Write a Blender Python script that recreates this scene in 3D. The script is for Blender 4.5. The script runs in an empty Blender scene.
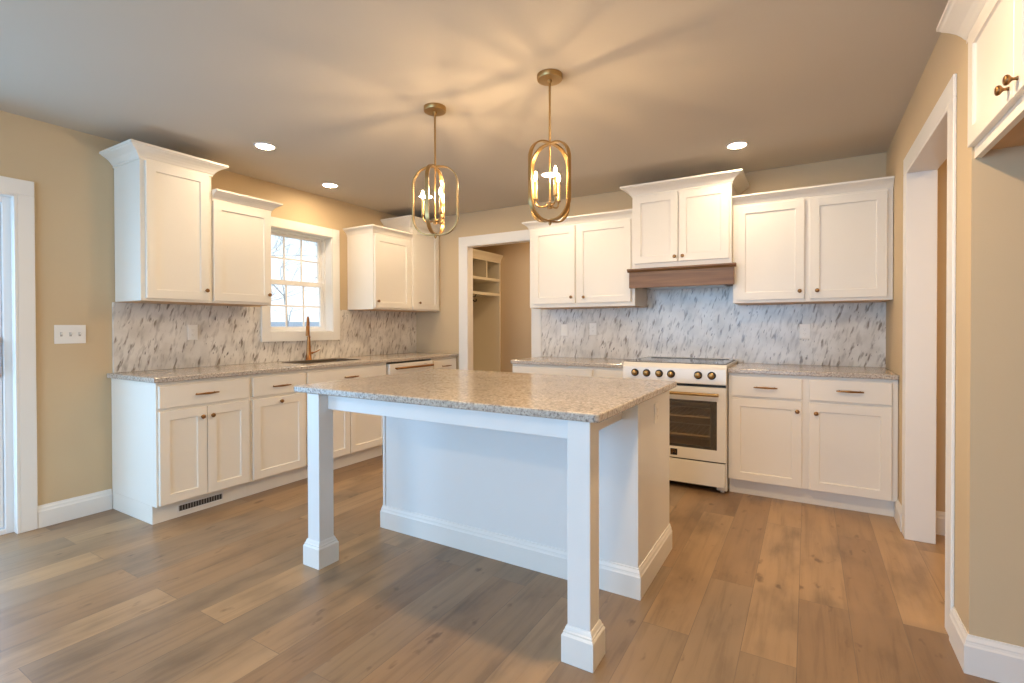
import bpy, bmesh, math, random
from mathutils import Vector, Matrix

SC = bpy.context.scene
COL = SC.collection
PI = math.pi
R = math.radians

# ------------------------------------------------------------------ camera
cam_data = bpy.data.cameras.new('camera')
cam = bpy.data.objects.new('camera', cam_data)
COL.objects.link(cam)
cam_data.sensor_width = 36.0
cam_data.lens = 497.0 / 1024.0 * 36.0
cam_data.shift_y = -11.04 / 1024.0
cam_data.clip_start = 0.02
_yaw, _pitch, _roll = R(30.748), R(0.498), R(-0.139)
_F = Vector((-math.sin(_yaw) * math.cos(_pitch), math.cos(_yaw) * math.cos(_pitch), -math.sin(_pitch)))
_Rt = Vector((math.cos(_yaw), math.sin(_yaw), 0))
_U = _Rt.cross(_F)
_R2 = _Rt * math.cos(_roll) + _U * math.sin(_roll)
_U2 = -_Rt * math.sin(_roll) + _U * math.cos(_roll)
_m = Matrix((_R2, _U2, -_F)).transposed().to_4x4()
_m.translation = Vector((4.041, -4.528, 1.226))
cam.matrix_world = _m
SC.camera = cam

# ------------------------------------------------------------------ world, lights, exposure
SC.view_settings.view_transform = 'Standard'
SC.view_settings.look = 'None'
SC.view_settings.gamma = 1.0
SC.view_settings.use_curve_mapping = False
SC.view_settings.exposure = 0.55
SC.cycles.use_denoising = True
SC.cycles.max_bounces = 10
SC.cycles.diffuse_bounces = 6
SC.cycles.sample_clamp_indirect = 6.0

DAY = (0.27, 0.60, 1.0)
WARM = (1.0, 0.70, 0.39)
LAMP_E = 620.0        # emission of the pendant bulbs
SPOT_E = 142.0        # emission of the recessed lamps

w = bpy.data.worlds.new('sky')
SC.world = w
w.use_nodes = True
wn = w.node_tree.nodes
bg = wn['Background']
tc = wn.new('ShaderNodeTexCoord')
sp = wn.new('ShaderNodeSeparateXYZ')
rp = wn.new('ShaderNodeValToRGB')
rp.color_ramp.elements[0].position = 0.0
rp.color_ramp.elements[0].color = (0.80, 0.90, 1.0, 1)
rp.color_ramp.elements[1].position = 0.6
rp.color_ramp.elements[1].color = (0.66, 0.82, 1.0, 1)
w.node_tree.links.new(tc.outputs['Generated'], sp.inputs[0])
w.node_tree.links.new(sp.outputs['Z'], rp.inputs[0])
w.node_tree.links.new(rp.outputs[0], bg.inputs['Color'])
bg.inputs['Strength'].default_value = 1.15


def area(name, loc, rot, sx, sy, energy, color, shape='RECTANGLE', spread=180):
    d = bpy.data.lights.new(name, 'AREA')
    d.shape = shape
    d.size = sx
    if shape in ('RECTANGLE', 'ELLIPSE'):
        d.size_y = sy
    d.energy = energy
    d.color = color
    d.spread = R(spread)
    o = bpy.data.objects.new(name, d)
    o.location = loc
    o.rotation_euler = rot
    COL.objects.link(o)
    return o


W, H = 4.533, 2.489
# daylight through the wide rear window and through the glass slider
area('rear_window_daylight', (2.2, -7.93, 1.3), (R(90), 0, 0), 3.5, 2.1, 106, DAY)
area('slider_daylight', (-0.35, -4.45, 1.05), (R(90), 0, R(-90)), 1.7, 1.9, 40, DAY)
# unseen fill lights added at the ceilings of the two side rooms
area('mudroom_fill_light', (1.5, 0.65, H - 0.03), (0, 0, 0), 0.2, 0.2, 9, WARM, 'DISK')
area('side_room_fill_light', (5.6, -1.8, H - 0.03), (0, 0, 0), 0.25, 0.25, 13, WARM, 'DISK')
# unseen warm fill added at the ceiling of the living area behind the camera
area('living_fill_light', (1.0, -5.8, H - 0.03), (0, 0, 0), 0.2, 0.2, 14, WARM, 'DISK')
area('living_fill_light', (3.4, -5.8, H - 0.03), (0, 0, 0), 0.2, 0.2, 10, WARM, 'DISK')
area('kitchen_fill_light', (3.72, -2.80, H - 0.03), (0, 0, 0), 0.12, 0.12, 19, WARM, 'DISK')  # unseen fill added above the frame to warm the island side and floor

# ------------------------------------------------------------------ materials


def mat(name):
    m = bpy.data.materials.new(name)
    m.use_nodes = True
    return m, m.node_tree.nodes, m.node_tree.links, m.node_tree.nodes['Principled BSDF']


def simple(name, col, rough=0.5, metal=0.0, spec=0.5, noise=0.0, nscale=8.0, coat=0.0):
    m, n, l, p = mat(name)
    p.inputs['Base Color'].default_value = (*col, 1)
    p.inputs['Roughness'].default_value = rough
    p.inputs['Metallic'].default_value = metal
    p.inputs['Specular IOR Level'].default_value = spec
    p.inputs['Coat Weight'].default_value = coat
    if noise:
        t = n.new('ShaderNodeTexCoord')
        nz = n.new('ShaderNodeTexNoise')
        nz.inputs['Scale'].default_value = nscale
        nz.inputs['Detail'].default_value = 3
        l.new(t.outputs['Object'], nz.inputs['Vector'])
        mx = n.new('ShaderNodeMix')
        mx.data_type = 'RGBA'
        mx.inputs['A'].default_value = (*[c * (1 - noise) for c in col], 1)
        mx.inputs['B'].default_value = (*[min(1, c * (1 + noise)) for c in col], 1)
        l.new(nz.outputs['Fac'], mx.inputs['Factor'])
        l.new(mx.outputs['Result'], p.inputs['Base Color'])
        b = n.new('ShaderNodeBump')
        b.inputs['Strength'].default_value = 0.03
        b.inputs['Distance'].default_value = 0.01
        nz2 = n.new('ShaderNodeTexNoise')
        nz2.inputs['Scale'].default_value = 180
        l.new(t.outputs['Object'], nz2.inputs['Vector'])
        l.new(nz2.outputs['Fac'], b.inputs['Height'])
        l.new(b.outputs['Normal'], p.inputs['Normal'])
    return m


def emit(name, col, strength):
    m, n, l, p = mat(name)
    p.inputs['Base Color'].default_value = (*col, 1)
    p.inputs['Emission Color'].default_value = (*col, 1)
    p.inputs['Emission Strength'].default_value = strength
    return m


def glass(name, tint=(1, 1, 1), gloss=0.08):
    m, n, l, p = mat(name)
    n.remove(p)
    t = n.new('ShaderNodeBsdfTransparent')
    t.inputs[0].default_value = (*tint, 1)
    g = n.new('ShaderNodeBsdfGlossy')
    g.inputs['Roughness'].default_value = 0.02
    mx = n.new('ShaderNodeMixShader')
    mx.inputs[0].default_value = gloss
    l.new(t.outputs[0], mx.inputs[1])
    l.new(g.outputs[0], mx.inputs[2])
    l.new(mx.outputs[0], n['Material Output'].inputs[0])
    return m


def ramp(n, stops):
    r = n.new('ShaderNodeValToRGB')
    e = r.color_ramp.elements
    e[0].position, e[0].color = stops[0][0], (*stops[0][1], 1)
    e[1].position, e[1].color = stops[-1][0], (*stops[-1][1], 1)
    for pos, c in stops[1:-1]:
        k = e.new(pos)
        k.color = (*c, 1)
    return r


def mixc(n, l, fac, a, b, mode='MIX'):
    mx = n.new('ShaderNodeMix')
    mx.data_type = 'RGBA'
    mx.blend_type = mode
    for key, v in (('Factor', fac), ('A', a), ('B', b)):
        if hasattr(v, 'links'):
            l.new(v, mx.inputs[key])
        elif key == 'Factor':
            mx.inputs[key].default_value = v
        else:
            mx.inputs[key].default_value = (*v, 1)
    return mx.outputs['Result']


def floor_material():
    m, n, l, p = mat('oak_plank')
    t = n.new('ShaderNodeTexCoord')
    mp = n.new('ShaderNodeMapping')
    mp.inputs['Rotation'].default_value = (0, 0, R(90))
    mp.inputs['Location'].default_value = (0.35, 0.06, 0)
    l.new(t.outputs['Object'], mp.inputs['Vector'])
    bk = n.new('ShaderNodeTexBrick')
    bk.offset = 0.37
    bk.offset_frequency = 2
    bk.inputs['Color1'].default_value = (0, 0, 0, 1)
    bk.inputs['Color2'].default_value = (1, 1, 1, 1)
    bk.inputs['Mortar'].default_value = (0.5, 0.5, 0.5, 1)
    bk.inputs['Scale'].default_value = 1.0
    bk.inputs['Mortar Size'].default_value = 0.0014
    bk.inputs['Mortar Smooth'].default_value = 0.2
    bk.inputs['Brick Width'].default_value = 1.42
    bk.inputs['Row Height'].default_value = 0.185
    l.new(mp.outputs[0], bk.inputs['Vector'])
    tone = ramp(n, [(0.0, (0.245, 0.152, 0.085)), (0.25, (0.335, 0.212, 0.115)), (0.45, (0.270, 0.190, 0.120)),
                    (0.65, (0.345, 0.220, 0.118)), (0.82, (0.420, 0.275, 0.150)), (1.0, (0.300, 0.205, 0.125))])
    l.new(bk.outputs['Color'], tone.inputs[0])
    # grain: per plank offset
    ad = n.new('ShaderNodeVectorMath')
    ad.operation = 'MULTIPLY_ADD'
    ad.inputs[1].default_value = (13.0, 7.0, 0)
    l.new(bk.outputs['Color'], ad.inputs[0])
    l.new(t.outputs['Object'], ad.inputs[2])
    mg = n.new('ShaderNodeMapping')
    mg.inputs['Scale'].default_value = (26, 1.6, 1)
    l.new(ad.outputs[0], mg.inputs['Vector'])
    g1 = n.new('ShaderNodeTexNoise')
    g1.inputs['Scale'].default_value = 1.0
    g1.inputs['Detail'].default_value = 7
    g1.inputs['Roughness'].default_value = 0.62
    g1.inputs['Distortion'].default_value = 0.6
    l.new(mg.outputs[0], g1.inputs['Vector'])
    gr = ramp(n, [(0.25, (0.60, 0.58, 0.56)), (0.5, (1, 1, 1)), (0.78, (1.12, 1.12, 1.12))])
    l.new(g1.outputs['Fac'], gr.inputs[0])
    c = mixc(n, l, 0.75, tone.outputs[0], gr.outputs[0], 'MULTIPLY')
    # cloudy mottling and knots
    mk = n.new('ShaderNodeMapping')
    mk.inputs['Scale'].default_value = (5.5, 2.2, 1)
    l.new(ad.outputs[0], mk.inputs['Vector'])
    g2 = n.new('ShaderNodeTexNoise')
    g2.inputs['Scale'].default_value = 1.0
    g2.inputs['Detail'].default_value = 5
    l.new(mk.outputs[0], g2.inputs['Vector'])
    kr = ramp(n, [(0.30, (0.58, 0.58, 0.59)), (0.46, (0.95, 0.95, 0.95)), (0.65, (1.08, 1.07, 1.05))])
    l.new(g2.outputs['Fac'], kr.inputs[0])
    c = mixc(n, l, 0.85, c, kr.outputs[0], 'MULTIPLY')
    mk2 = n.new('ShaderNodeMapping')
    mk2.inputs['Scale'].default_value = (13, 6, 1)
    l.new(ad.outputs[0], mk2.inputs['Vector'])
    g3 = n.new('ShaderNodeTexNoise')
    g3.inputs['Scale'].default_value = 1.0
    g3.inputs['Detail'].default_value = 3
    l.new(mk2.outputs[0], g3.inputs['Vector'])
    k2 = ramp(n, [(0.27, (0.38, 0.34, 0.32)), (0.36, (1, 1, 1)), (1.0, (1, 1, 1))])
    l.new(g3.outputs['Fac'], k2.inputs[0])
    c = mixc(n, l, 0.75, c, k2.outputs[0], 'MULTIPLY')
    # joints
    fm = n.new('ShaderNodeMath')
    fm.operation = 'MULTIPLY'
    fm.inputs[1].default_value = 0.55
    l.new(bk.outputs['Fac'], fm.inputs[0])
    c = mixc(n, l, fm.outputs[0], c, (0.15, 0.105, 0.07))
    l.new(c, p.inputs['Base Color'])
    rr = n.new('ShaderNodeMapRange')
    rr.inputs['To Min'].default_value = 0.30
    rr.inputs['To Max'].default_value = 0.44
    l.new(g1.outputs['Fac'], rr.inputs['Value'])
    l.new(rr.outputs[0], p.inputs['Roughness'])
    b = n.new('ShaderNodeBump')
    b.inputs['Strength'].default_value = 0.12
    b.inputs['Distance'].default_value = 0.003
    l.new(g1.outputs['Fac'], b.inputs['Height'])
    l.new(b.outputs['Normal'], p.inputs['Normal'])
    return m


def quartz_material():
    m, n, l, p = mat('speckled_quartz')
    t = n.new('ShaderNodeTexCoord')
    n1 = n.new('ShaderNodeTexNoise')
    n1.inputs['Scale'].default_value = 90
    n1.inputs['Detail'].default_value = 4
    n1.inputs['Roughness'].default_value = 0.65
    l.new(t.outputs['Object'], n1.inputs['Vector'])
    r1 = ramp(n, [(0.32, (0.12, 0.105, 0.10)), (0.42, (0.37, 0.32, 0.285)), (0.52, (0.50, 0.455, 0.405)), (0.66, (0.63, 0.585, 0.53))])
    l.new(n1.outputs['Fac'], r1.inputs[0])
    n2 = n.new('ShaderNodeTexVoronoi')
    n2.inputs['Scale'].default_value = 130
    l.new(t.outputs['Object'], n2.inputs['Vector'])
    r2 = ramp(n, [(0.0, (0.30, 0.27, 0.25)), (0.25, (0.92, 0.92, 0.92)), (1.0, (1.1, 1.08, 1.05))])
    l.new(n2.outputs['Distance'], r2.inputs[0])
    c = mixc(n, l, 0.55, r1.outputs[0], r2.outputs[0], 'MULTIPLY')
    n3 = n.new('ShaderNodeTexNoise')
    n3.inputs['Scale'].default_value = 5
    n3.inputs['Detail'].default_value = 4
    l.new(t.outputs['Object'], n3.inputs['Vector'])
    r3 = ramp(n, [(0.3, (0.92, 0.90, 0.87)), (0.7, (1.08, 1.06, 1.03))])
    l.new(n3.outputs['Fac'], r3.inputs[0])
    c = mixc(n, l, 1.0, c, r3.outputs[0], 'MULTIPLY')
    l.new(c, p.inputs['Base Color'])
    p.inputs['Roughness'].default_value = 0.16
    return m


def marble_material():
    m, n, l, p = mat('flecked_marble')
    t = n.new('ShaderNodeTexCoord')
    # x along the wall, z up; flecks lean like "/"
    m1 = n.new('ShaderNodeMapping')
    m1.inputs['Rotation'].default_value = (0, R(-15), 0)
    l.new(t.outputs['Object'], m1.inputs['Vector'])
    wv = n.new('ShaderNodeTexNoise')
    wv.inputs['Scale'].default_value = 9
    l.new(m1.outputs[0], wv.inputs['Vector'])
    ws = n.new('ShaderNodeVectorMath')
    ws.operation = 'MULTIPLY_ADD'
    ws.inputs[1].default_value = (0.022, 0.0, 0.022)
    l.new(wv.outputs['Color'], ws.inputs[0])
    l.new(m1.outputs[0], ws.inputs[2])

    def flecks(sx, sz, lo, hi, off):
        ms = n.new('ShaderNodeMapping')
        ms.inputs['Scale'].default_value = (sx, 0.01, sz)
        ms.inputs['Location'].default_value = (off, 0, off * 0.7)
        l.new(ws.outputs[0], ms.inputs['Vector'])
        nz = n.new('ShaderNodeTexNoise')
        nz.inputs['Scale'].default_value = 1
        nz.inputs['Detail'].default_value = 2.5
        l.new(ms.outputs[0], nz.inputs['Vector'])
        rr = ramp(n, [(lo, (0, 0, 0)), (hi, (1, 1, 1))])
        l.new(nz.outputs['Fac'], rr.inputs[0])
        return rr.outputs[0]
    cl = n.new('ShaderNodeTexNoise')
    cl.inputs['Scale'].default_value = 7
    cl.inputs['Detail'].default_value = 5
    l.new(ws.outputs[0], cl.inputs['Vector'])
    base = ramp(n, [(0.3, (0.61, 0.57, 0.515)), (0.55, (0.76, 0.722, 0.665)), (0.8, (0.83, 0.80, 0.75))])
    l.new(cl.outputs['Fac'], base.inputs[0])
    c = base.outputs[0]
    c = mixc(n, l, flecks(32, 8, 0.52, 0.72, 3.0), c, (0.46, 0.425, 0.385))
    c = mixc(n, l, flecks(35, 8.5, 0.575, 0.675, 9.0), c, (0.27, 0.23, 0.19))
    c = mixc(n, l, flecks(60, 16, 0.65, 0.71, 21.0), c, (0.17, 0.15, 0.135))
    l.new(c, p.inputs['Base Color'])
    p.inputs['Roughness'].default_value = 0.22
    return m


def wood_material(name, c0, c1, axis_scale):
    m, n, l, p = mat(name)
    t = n.new('ShaderNodeTexCoord')
    mp = n.new('ShaderNodeMapping')
    mp.inputs['Scale'].default_value = axis_scale
    l.new(t.outputs['Object'], mp.inputs['Vector'])
    nz = n.new('ShaderNodeTexNoise')
    nz.inputs['Scale'].default_value = 1
    nz.inputs['Detail'].default_value = 6
    nz.inputs['Distortion'].default_value = 0.5
    l.new(mp.outputs[0], nz.inputs['Vector'])
    r = ramp(n, [(0.3, c0), (0.7, c1)])
    l.new(nz.outputs['Fac'], r.inputs[0])
    l.new(r.outputs[0], p.inputs['Base Color'])
    p.inputs['Roughness'].default_value = 0.45
    return m


M = {}
M['floor'] = floor_material()
M['wall'] = simple('beige_wall_paint', (0.62, 0.483, 0.308), 0.85, spec=0.25, noise=0.02, nscale=3)
M['wall_grey'] = M['wall']
M['ceiling'] = simple('ceiling_paint', (0.57, 0.515, 0.435), 0.9, spec=0.2, noise=0.01, nscale=2)
M['trim'] = simple('white_trim_paint', (0.82, 0.80, 0.76), 0.38, noise=0.01)
M['cab'] = simple('white_cabinet_paint', (0.83, 0.778, 0.69), 0.35, noise=0.008)
M['isl'] = simple('white_island_paint', (0.81, 0.805, 0.79), 0.35, noise=0.008)
M['cab_in'] = wood_material('birch_plywood', (0.50, 0.30, 0.14), (0.62, 0.39, 0.20), (3, 14, 3))
M['quartz'] = quartz_material()
M['marble'] = marble_material()
M['bronze'] = simple('champagne_bronze', (0.30, 0.155, 0.062), 0.30, 1.0)
M['brass'] = simple('aged_brass', (0.44, 0.285, 0.12), 0.34, 1.0)
M['copper'] = simple('copper_bronze', (0.40, 0.18, 0.062), 0.34, 1.0)
M['enamel'] = simple('white_range_enamel', (0.80, 0.765, 0.70), 0.25, noise=0.005, coat=0.3)
M['black'] = simple('black_plastic', (0.012, 0.011, 0.010), 0.4)
M['blackglass'] = simple('black_cooktop_glass', (0.015, 0.015, 0.016), 0.06)
M['ring'] = simple('printed_burner_ring', (0.16, 0.16, 0.16), 0.2)
M['cavity'] = simple('oven_cavity_enamel', (0.46, 0.36, 0.23), 0.4)
M['rack'] = simple('oven_rack_chrome', (0.80, 0.73, 0.60), 0.35, 0.2)
M['ovenglass'] = glass('oven_window_glass', (0.78, 0.70, 0.58), 0.12)
M['glass'] = glass('window_glass', (0.97, 0.99, 1.0), 0.05)
M['vinyl'] = simple('white_vinyl', (0.86, 0.86, 0.86), 0.3)
M['plate'] = simple('white_wallplate_plastic', (0.84, 0.82, 0.78), 0.3)
M['slot'] = simple('dark_slot', (0.03, 0.028, 0.025), 0.6)
M['slotlight'] = simple('shaded_plate_slot', (0.42, 0.40, 0.37), 0.5)
M['hood'] = wood_material('walnut_stained_wood', (0.15, 0.068, 0.026), (0.24, 0.122, 0.050), (2.5, 30, 40))
M['sink'] = simple('sink_shade_brown', (0.11, 0.085, 0.06), 0.45)  # dark brown carries the shade of the counter cutout edge
M['chrome'] = simple('satin_steel', (0.6, 0.6, 0.6), 0.3, 1.0)
M['vent'] = simple('register_grille_grey', (0.33, 0.31, 0.29), 0.4, 0.6)
M['candle'] = simple('gold_candle_sleeve', (0.62, 0.43, 0.20), 0.4, 0.7)
M['bulb'] = emit('lit_bulb', (1.0, 0.71, 0.41), LAMP_E)
M['bulbglass'] = glass('clear_bulb_glass', (1.0, 0.97, 0.92), 0.06)
M['lens'] = emit('lit_recessed_lens', (1.0, 0.78, 0.52), SPOT_E)
M['bark'] = simple('grey_bark', (0.34, 0.33, 0.33), 0.9, noise=0.2)
M['ground'] = simple('winter_grass', (0.30, 0.31, 0.24), 0.95, noise=0.2, nscale=1)
M['siding'] = simple('pale_blue_siding', (0.66, 0.68, 0.70), 0.7, noise=0.04)
M['shingle'] = simple('blue_grey_shingle', (0.40, 0.42, 0.45), 0.8, noise=0.1)
M['darkwin'] = simple('dark_house_window', (0.06, 0.08, 0.11), 0.1)
M['lockback'] = simple('white_locker_paint', (0.72, 0.68, 0.58), 0.4)

# ------------------------------------------------------------------ mesh builder


class MB:
    def __init__(self):
        self.bm = bmesh.new()

    def box(self, x0, x1, y0, y1, z0, z1):
        vs = [self.bm.verts.new(c) for c in ((x0, y0, z0), (x1, y0, z0), (x1, y1, z0), (x0, y1, z0),
                                             (x0, y0, z1), (x1, y0, z1), (x1, y1, z1), (x0, y1, z1))]
        for f in ((0, 3, 2, 1), (4, 5, 6, 7), (0, 1, 5, 4), (1, 2, 6, 5), (2, 3, 7, 6), (3, 0, 4, 7)):
            self.bm.faces.new([vs[i] for i in f])
        return self

    def frame(self, x0, x1, z0, z1, wd, y0, y1):
        """rectangular ring in the x-z plane between y0 and y1"""
        o = [(x0, z0), (x1, z0), (x1, z1), (x0, z1)]
        if not isinstance(wd, tuple):
            wd = (wd, wd, wd, wd)          # left, right, bottom, top
        i = [(x0 + wd[0], z0 + wd[2]), (x1 - wd[1], z0 + wd[2]), (x1 - wd[1], z1 - wd[3]), (x0 + wd[0], z1 - wd[3])]
        V = {}
        for y in (y0, y1):
            for k in range(4):
                V['o', k, y] = self.bm.verts.new((o[k][0], y, o[k][1]))
                V['i', k, y] = self.bm.verts.new((i[k][0], y, i[k][1]))
        for k in range(4):
            j = (k + 1) % 4
            self.bm.faces.new([V['o', k, y0], V['o', j, y0], V['i', j, y0], V['i', k, y0]])
            self.bm.faces.new([V['o', k, y1], V['i', k, y1], V['i', j, y1], V['o', j, y1]])
            self.bm.faces.new([V['o', k, y0], V['o', k, y1], V['o', j, y1], V['o', j, y0]])
            self.bm.faces.new([V['i', k, y0], V['i', j, y0], V['i', j, y1], V['i', k, y1]])
        return self

    def prism(self, poly, a, b, axis='x'):
        """extrude polygon along axis; poly points are the other two coordinates in xyz order"""
        def P(u, v, t):
            return {'x': (t, u, v), 'y': (u, t, v), 'z': (u, v, t)}[axis]
        A = [self.bm.verts.new(P(u, v, a)) for u, v in poly]
        B = [self.bm.verts.new(P(u, v, b)) for u, v in poly]
        n = len(poly)
        self.bm.faces.new(A)
        self.bm.faces.new(B[::-1])
        for k in range(n):
            j = (k + 1) % n
            self.bm.faces.new([A[k], B[k], B[j], A[j]])
        return self

    def tube(self, pts, r, seg=10, cap=True):
        pts = [Vector(p) for p in pts]
        n = len(pts)
        rs = r if isinstance(r, (list, tuple)) else [r] * n
        rings = []
        up = None
        for k in range(n):
            d = (pts[min(k + 1, n - 1)] - pts[max(k - 1, 0)]).normalized()
            if up is None:
                up = Vector((0, 0, 1)) if abs(d.z) < 0.9 else Vector((1, 0, 0))
            a = d.cross(up).normalized()
            b = a.cross(d).normalized()
            up = b
            rings.append([self.bm.verts.new(pts[k] + (a * math.cos(2 * PI * i / seg) + b * math.sin(2 * PI * i / seg)) * rs[k]) for i in range(seg)])
        for k in range(n - 1):
            for i in range(seg):
                j = (i + 1) % seg
                self.bm.faces.new([rings[k][i], rings[k][j], rings[k + 1][j], rings[k + 1][i]])
        if cap:
            self.bm.faces.new(rings[0][::-1])
            self.bm.faces.new(rings[-1])
        return self

    def lathe(self, prof, c=(0, 0, 0), axis='z', seg=24, sign=1):
        """prof: (r, h) list along the axis"""
        c = Vector(c)
        rings = []
        for r, h in prof:
            ring = []
            if r < 1e-6:
                r = 1e-5
            for i in range(seg):
                a = 2 * PI * i / seg
                u, v = r * math.cos(a), r * math.sin(a)
                h2 = h * sign
                q = {'z': (u, v, h2), 'y': (u, h2, v), 'x': (h2, u, v)}[axis]
                ring.append(self.bm.verts.new(c + Vector(q)))
            rings.append(ring)
        for k in range(len(rings) - 1):
            for i in range(seg):
                j = (i + 1) % seg
                self.bm.faces.new([rings[k][i], rings[k][j], rings[k + 1][j], rings[k + 1][i]])
        self.bm.faces.new(rings[0][::-1])
        self.bm.faces.new(rings[-1])
        return self

    def sweep(self, path, prof, closed=False):
        """profile (outward, z) swept along a plan polyline, outward = right of travel, mitred"""
        n = len(path)
        P = [Vector((p[0], p[1])) for p in path]
        rings = []
        for k in range(n):
            ns = []
            if closed or k > 0:
                d = (P[k] - P[k - 1]).normalized()
                ns.append(Vector((d.y, -d.x)))
            if closed or k < n - 1:
                d = (P[(k + 1) % n] - P[k]).normalized()
                ns.append(Vector((d.y, -d.x)))
            if len(ns) == 2:
                mt = (ns[0] + ns[1])
                mt = mt / (1 + ns[0].dot(ns[1]))
            else:
                mt = ns[0]
            rings.append([self.bm.verts.new((P[k].x + mt.x * o, P[k].y + mt.y * o, z)) for o, z in prof])
        m = len(prof)
        for k in range(n if closed else n - 1):
            a, b = rings[k], rings[(k + 1) % n]
            for i in range(m):
                j = (i + 1) % m
                self.bm.faces.new([a[i], b[i], b[j], a[j]])
        if not closed:
            self.bm.faces.new(rings[0])
            self.bm.faces.new(rings[-1][::-1])
        return self

    def build(self, name, material, parent=None, bevel=0.0, smooth=False, seg=2):
        bmesh.ops.recalc_face_normals(self.bm, faces=self.bm.faces)
        me = bpy.data.meshes.new(name)
        self.bm.to_mesh(me)
        self.bm.free()
        me.materials.append(material)
        if smooth:
            for p in me.polygons:
                p.use_smooth = True
        o = bpy.data.objects.new(name, me)
        COL.objects.link(o)
        if parent is not None:
            o.parent = parent
        if bevel:
            b = o.modifiers.new('bevel', 'BEVEL')
            b.width = bevel
            b.segments = seg
            b.limit_method = 'ANGLE'
            b.angle_limit = R(40)
            b.use_clamp_overlap = True
            b.harden_normals = False
        elif smooth:
            try:
                me.set_sharp_from_angle(angle=R(45))
            except Exception:
                pass
        return o


def thing(name, label, cat, loc=(0, 0, 0), rz=0.0, group=None):
    o = bpy.data.objects.new(name, None)
    o.empty_display_size = 0.1
    COL.objects.link(o)
    o.location = loc
    o.rotation_euler = (0, 0, rz)
    o['label'] = label
    o['category'] = cat
    if group:
        o['group'] = group
    return o


def tag(o, label, cat, group=None):
    o['label'] = label
    o['category'] = cat
    if group:
        o['group'] = group
    return o


def struct(o, label=None):
    o['kind'] = 'structure'
    if label:
        o['label'] = label
    return o


def copy_tree(o, parent=None):
    c = o.copy()
    COL.objects.link(c)
    if parent is not None:
        c.parent = parent
    for ch in list(o.children):
        copy_tree(ch, c)
    return c


# ------------------------------------------------------------------ setting: shell
REAR = -7.8
DX0, DX1, DH = 0.765, 1.605, 2.130           # mudroom doorway in the back wall
RY0, RY1, RH = -1.925, -0.925, 2.105           # doorway in the right wall
AY0, AY1 = -3.13, -2.204                     # fridge alcove
WY0, WY1, WZ0, WZ1 = -1.888, -1.228, 1.178, 2.100  # window opening
SY0, SY1, SH = -5.35, -3.49, 2.015            # slider opening
T = 0.115

b = MB()
b.box(-0.15, 7.0, REAR - 0.15, 1.4, -0.1, 0.0)
struct(b.build('floor', M['floor']), 'warm oak plank floor')
b = MB()
b.box(-0.15, 7.0, REAR - 0.15, 1.4, H, H + 0.1)
struct(b.build('ceiling', M['ceiling']), 'flat painted ceiling')

b = MB()   # left wall with slider opening and window opening
x0, x1 = -0.15, 0.0
b.box(x0, x1, REAR, SY0, 0, H)
b.box(x0, x1, SY0, SY1, SH, H)
b.box(x0, x1, SY1, WY0, 0, H)
b.box(x0, x1, WY0, WY1, 0, WZ0)
b.box(x0, x1, WY0, WY1, WZ1, H)
b.box(x0, x1, WY1, 1.35, 0, H)
struct(b.build('wall_left', M['wall']), 'beige wall with the window and glass slider')

b = MB()   # back wall with doorway
b.box(0, DX0, 0, 0.09, 0, H)
b.box(DX0, DX1, 0, 0.09, DH, H)
b.box(DX1, W, 0, 0.09, 0, H)
struct(b.build('wall_back', M['wall']), 'beige wall behind the range')

b = MB()   # right wall with doorway and alcove
b.box(W, W + T, RY1, 0.12, 0, H)
b.box(W, W + T, RY0, RY1, RH, H)
b.box(W, W + T, AY1 + 0.12, RY0, 0, H)
b.box(W, W + 0.85, AY1, AY1 + 0.12, 0, H)
b.box(W + 0.73, W + 0.85, AY0, AY1, 0, H)
b.box(W, W + 0.85, AY0 - 0.12, AY0, 0, H)
b.box(W, W + T, REAR, AY0 - 0.12, 0, H)
struct(b.build('wall_right', M['wall']), 'beige wall with doorway and refrigerator alcove')

b = MB()   # rear wall of the living area with a wide window
b.box(-0.15, 0.4, REAR - 0.12, REAR, 0, H)
b.box(0.4, 4.0, REAR - 0.12, REAR, 2.35, H)
b.box(0.4, 4.0, REAR - 0.12, REAR, 0, 0.2)
b.box(4.0, W + T, REAR - 0.12, REAR, 0, H)
struct(b.build('wall_rear', M['wall']))

b = MB()   # mudroom far and right walls
b.box(0, 2.3, 1.21, 1.33, 0, H)
b.box(2.2, 2.3, 0.09, 1.21, 0, H)
struct(b.build('wall_mudroom', M['wall']), 'tan wall seen through the back doorway')

b = MB()   # side room walls
b.box(W + T, 6.8, -0.75, -0.63, 0, H)
b.box(6.7, 6.8, -3.4, -0.75, 0, H)
b.box(W + 0.85, 6.7, -3.4, -3.28, 0, H)
struct(b.build('wall_side_room', M['wall']), 'tan wall seen through the right doorway')

# baseboards
BB = [(0, 0), (0.015, 0), (0.015, 0.098), (0.012, 0.104), (0.010, 0.112), (0.010, 0.116), (0.005, 0.128), (0.004, 0.135), (0, 0.135)]


def baseboard(name, path):
    b = MB()
    b.sweep(path, BB)
    return struct(b.build(name, M['trim']), 'white profiled baseboard')


baseboard('baseboard_left', [(0.001, SY1 + 0.078), (0.001, -3.036)])
baseboard('baseboard_right_far', [(W - 0.001, -0.56), (W - 0.001, RY1 + 0.10)])
baseboard('baseboard_right', [(W - 0.001, RY0 - 0.080), (W - 0.001, AY1 - 0.001), (W + 0.725, AY1 - 0.001)])
baseboard('baseboard_side_room', [(W + T + 0.03, -0.751), (6.69, -0.751)])
baseboard('baseboard_mudroom', [(0.46, 1.209), (2.19, 1.209)])


# casings


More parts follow.
